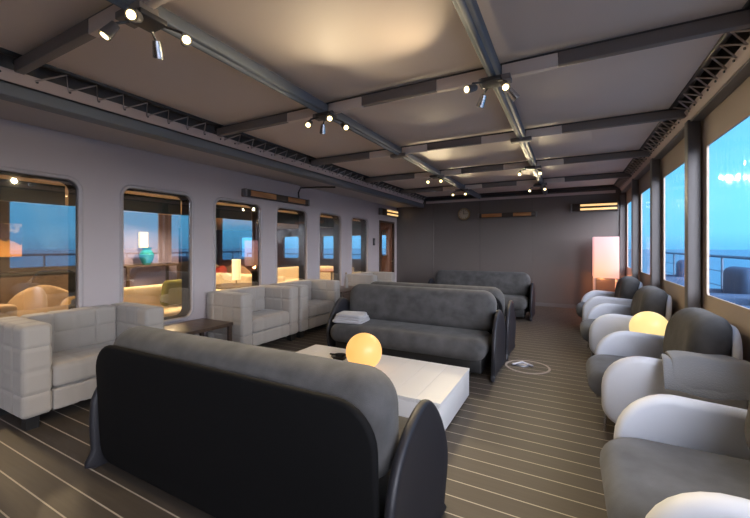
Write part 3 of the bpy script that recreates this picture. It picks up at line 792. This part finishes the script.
# heater bars: local x along the length, y toward the room is -y
def heater(label, loc, rz, L, lit, frac=(0., 1.)):
    hh = .085 if lit else .055
    t = thing('wall_heater', label, 'heater', loc, rz)
    finish('housing', B(-L/2, L/2, -.11, -.03, -hh, hh, bev=.012), M['bronze'], t)
    finish('end_cap', B(-L/2-.03, -L/2+.005, -.12, -.02, -hh-.005, hh+.005, bev=.01), M['post'], t)
    finish('end_cap', B(L/2-.005, L/2+.03, -.12, -.02, -hh-.005, hh+.005, bev=.01), M['post'], t)
    for s in (-1, 1): finish('bracket', B(s*L*.3-.02, s*L*.3+.02, -.03, 0, -.04, .04), M['black'], t, smooth=False)
    a = -L/2+L*frac[0]; b = -L/2+L*frac[1]
    if lit:
        for z in (-.045, .045):
            bm = bmesh.new(); cyl(bm, (a+.01, -.115, z), (b-.01, -.115, z), .022, 14); finish('heating_tube', bm, M['heat'], t)
    else:
        for u, v in frac2: finish('wooden_panel', B(-L/2+L*u, -L/2+L*v, -.122, -.108, -.042, .042, bev=.005), M['owood'], t)
    return t
frac2 = ((.05, .42), (.62, .93))
heater('lit wall heater with two bright bars at the right of the end wall', (.50, YB-.001, 2.27), 0, .86, True, (.18, 1.))
heater('long unlit dark heater bar with orange panels on the end wall', (-1.33, YB-.001, 2.17), 0, 1.30, False)
heater('unlit wooden-panelled heater bar on the left wall above the windows', (XL+.001, 4.58, 2.20), -PI/2+PI, 1.44, False)
heater('lit wall heater above the wooden door on the left wall', (XL+.001, 8.75, 2.30), PI/2, .95, True, (.3, 1.))
cb = tag(finish('power_cable', tube(bmesh.new(), [(XL+.07, 5.08, 2.27), (XL+.06, 5.08, 2.36), (XL+.08, 5.12, 2.45), (XL+.3, 5.3, 2.47), (-3.7, 5.45, 2.47)], .014), M['black']), 'dark cable running from the left wall heater up to the ceiling beam', 'cable')
sw = thing('light_switch', 'small dark switch plate on the left wall beside the wooden door', 'switch', (XL, 8.03, 1.52))
finish('plate', B(.0, .015, -.05, .05, -.09, .09, bev=.004), M['black'], sw); finish('rocker', B(.016, .024, -.02, .02, -.04, .04, bev=.002), M['post'], sw)

# ------------------------------------------------------------------ spotlight clusters
SPOT = (1., .80, .50)
def cluster(label, x, y, heads, en=45):
    t = thing('spotlight_cluster', label, 'spotlight', (x, y, 2.585))
    bm = bmesh.new(); box(bm, -.07, .07, -.07, .07, -.03, 0, bev=.006); finish('mount_plate', bm, M['tube'], t)
    for i, (hx, hy, lit, aim) in enumerate(heads):
        h = Vector((hx-x, hy-y, -.09)); d = Vector(aim).normalized()
        bm = bmesh.new(); tube(bm, [(h.x*.45, h.y*.45, -.03), (h.x*.9, h.y*.9, -.05), (h.x, h.y, h.z)], .007, 6); finish('arm', bm, M['tube'], t)
        bm = bmesh.new(); cyl(bm, h-d*.05, h+d*.035, .022, 16, .03); hd = finish('lamp_head', bm, M['chrome'] if not lit else M['post'], t)
        bm = bmesh.new(); cyl(bm, h+d*.0355, h+d*.039, .020, 16); finish('lens', bm, M['led'] if lit else M['lens_off'], hd)
        if lit:
            l = bpy.data.lights.new('spot', 'SPOT'); l.energy = en; l.color = SPOT; l.spot_size = math.radians(125); l.spot_blend = .9; l.shadow_soft_size = .03
            o = bpy.data.objects.new('spot_light', l); C.objects.link(o); o.location = Vector((x, y, 2.585))+h+d*.05
            o.rotation_euler = d.to_track_quat('-Z', 'Y').to_euler()
    return t
dn = (.1, -.5, -.6)
cluster('four-headed spotlight cluster nearest the camera, upper left of the photo', -1.93, 1.11, [(-1.82, .99, 1, (.5, -.6, -.35)), (-2.06, 1.0, 1, (-.2, -.4, -.7)), (-1.80, 1.24, 1, (.9, -.5, -.3)), (-2.03, 1.23, 0, (-.3, .3, -.8))])
cluster('spotlight cluster with three lit heads on the left long beam', -1.92, 2.68, [(-2.04, 2.59, 1, (.3, -.8, -.6)), (-1.79, 2.55, 1, (.5, -.7, -.5)), (-1.80, 2.80, 1, (.8, -.5, -.6)), (-2.03, 2.78, 0, (-.3, .3, -.9))])
cluster('spotlight cluster with two lit heads on the right long beam', -.48, 2.68, [(-.60, 2.54, 1, (-.5, -.8, -.35)), (-.38, 2.60, 1, (.2, -.7, -.6)), (-.58, 2.81, 0, (-.4, .3, -.8)), (-.35, 2.79, 0, (.5, .3, -.7))])
cluster('pair of lit spotlights on the left long beam, third joint', -1.97, 5.84, [(-2.08, 5.81, 1, (.3, -.8, -.5)), (-1.86, 5.82, 1, (.3, -.8, -.5))], 28)
cluster('pair of lit spotlights on the left long beam, farthest joint', -2.0, 7.5, [(-2.13, 7.49, 1, (.2, -.8, -.5)), (-1.87, 7.46, 1, (.3, -.8, -.6))], 25)
cluster('pair of lit spotlights on the right long beam, nearer pair', -.5, 5.87, [(-.64, 5.82, 1, (.0, -.8, -.5)), (-.37, 5.88, 1, (.1, -.8, -.6))], 25)
cluster('pair of lit spotlights on the right long beam, farthest pair', -.52, 7.62, [(-.66, 7.66, 1, (.0, -.8, -.4)), (-.39, 7.53, 1, (.1, -.8, -.6))], 25)

# ------------------------------------------------------------------ light
SKY_FILL = (7.6, 6.9, 7.0)
point('box_lamp_bulb', (.68, 8.92, .70), 9, (1, .35, .12), .04)
# evening sky around the ship
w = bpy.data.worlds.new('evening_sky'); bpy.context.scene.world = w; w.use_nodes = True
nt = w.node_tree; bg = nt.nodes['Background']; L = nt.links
tc = nt.nodes.new('ShaderNodeTexCoord'); sp = nt.nodes.new('ShaderNodeSeparateXYZ'); L.new(tc.outputs['Generated'], sp.inputs[0])
r = nt.nodes.new('ShaderNodeValToRGB'); e = r.color_ramp.elements
e[0].position = 0.; e[0].color = (.10, .38, .66, 1); e[1].position = 1; e[1].color = (.22, .38, .66, 1)
for p, c_ in ((.03, (.14, .50, .84, 1)), (.10, (.16, .55, .90, 1)), (.25, (.12, .44, .84, 1)), (.6, (.25, .42, .7, 1))):
    q = e.new(p); q.color = c_
L.new(sp.outputs['Z'], r.inputs[0])
nz = nt.nodes.new('ShaderNodeTexNoise'); nz.inputs['Scale'].default_value = 7; nz.inputs['Detail'].default_value = 6; L.new(tc.outputs['Generated'], nz.inputs['Vector'])
cr = nt.nodes.new('ShaderNodeValToRGB'); cr.color_ramp.elements[0].position = .58; cr.color_ramp.elements[1].position = .78
L.new(nz.outputs['Fac'], cr.inputs[0])
mx = nt.nodes.new('ShaderNodeMix'); mx.data_type = 'RGBA'; L.new(cr.outputs[0], mx.inputs[0]); L.new(r.outputs[0], mx.inputs[6]); mx.inputs[7].default_value = (.30, .64, .90, 1)
# added bright sky sector, out of view, fills the room through the windows
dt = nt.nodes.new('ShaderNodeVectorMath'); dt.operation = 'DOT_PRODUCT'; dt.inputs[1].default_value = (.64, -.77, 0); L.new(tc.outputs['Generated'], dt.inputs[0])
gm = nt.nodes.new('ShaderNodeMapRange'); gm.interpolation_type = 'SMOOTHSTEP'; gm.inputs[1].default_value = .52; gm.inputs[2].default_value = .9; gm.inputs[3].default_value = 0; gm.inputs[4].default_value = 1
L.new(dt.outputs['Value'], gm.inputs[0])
glow = nt.nodes.new('ShaderNodeVectorMath'); glow.operation = 'SCALE'; glow.inputs[0].default_value = SKY_FILL; L.new(gm.outputs[0], glow.inputs['Scale'])
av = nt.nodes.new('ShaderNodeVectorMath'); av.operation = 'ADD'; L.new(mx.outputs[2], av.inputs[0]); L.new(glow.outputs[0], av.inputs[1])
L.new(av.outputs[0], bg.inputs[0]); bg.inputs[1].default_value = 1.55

sc = bpy.context.scene
sc.view_settings.view_transform = 'Standard'; sc.view_settings.look = 'None'; sc.view_settings.gamma = 1; sc.view_settings.use_curve_mapping = False
sc.view_settings.exposure = 0.46
sc.cycles.use_denoising = True
sc.cycles.max_bounces = 8; sc.cycles.diffuse_bounces = 5; sc.cycles.transparent_max_bounces = 16; sc.cycles.sample_clamp_indirect = 4
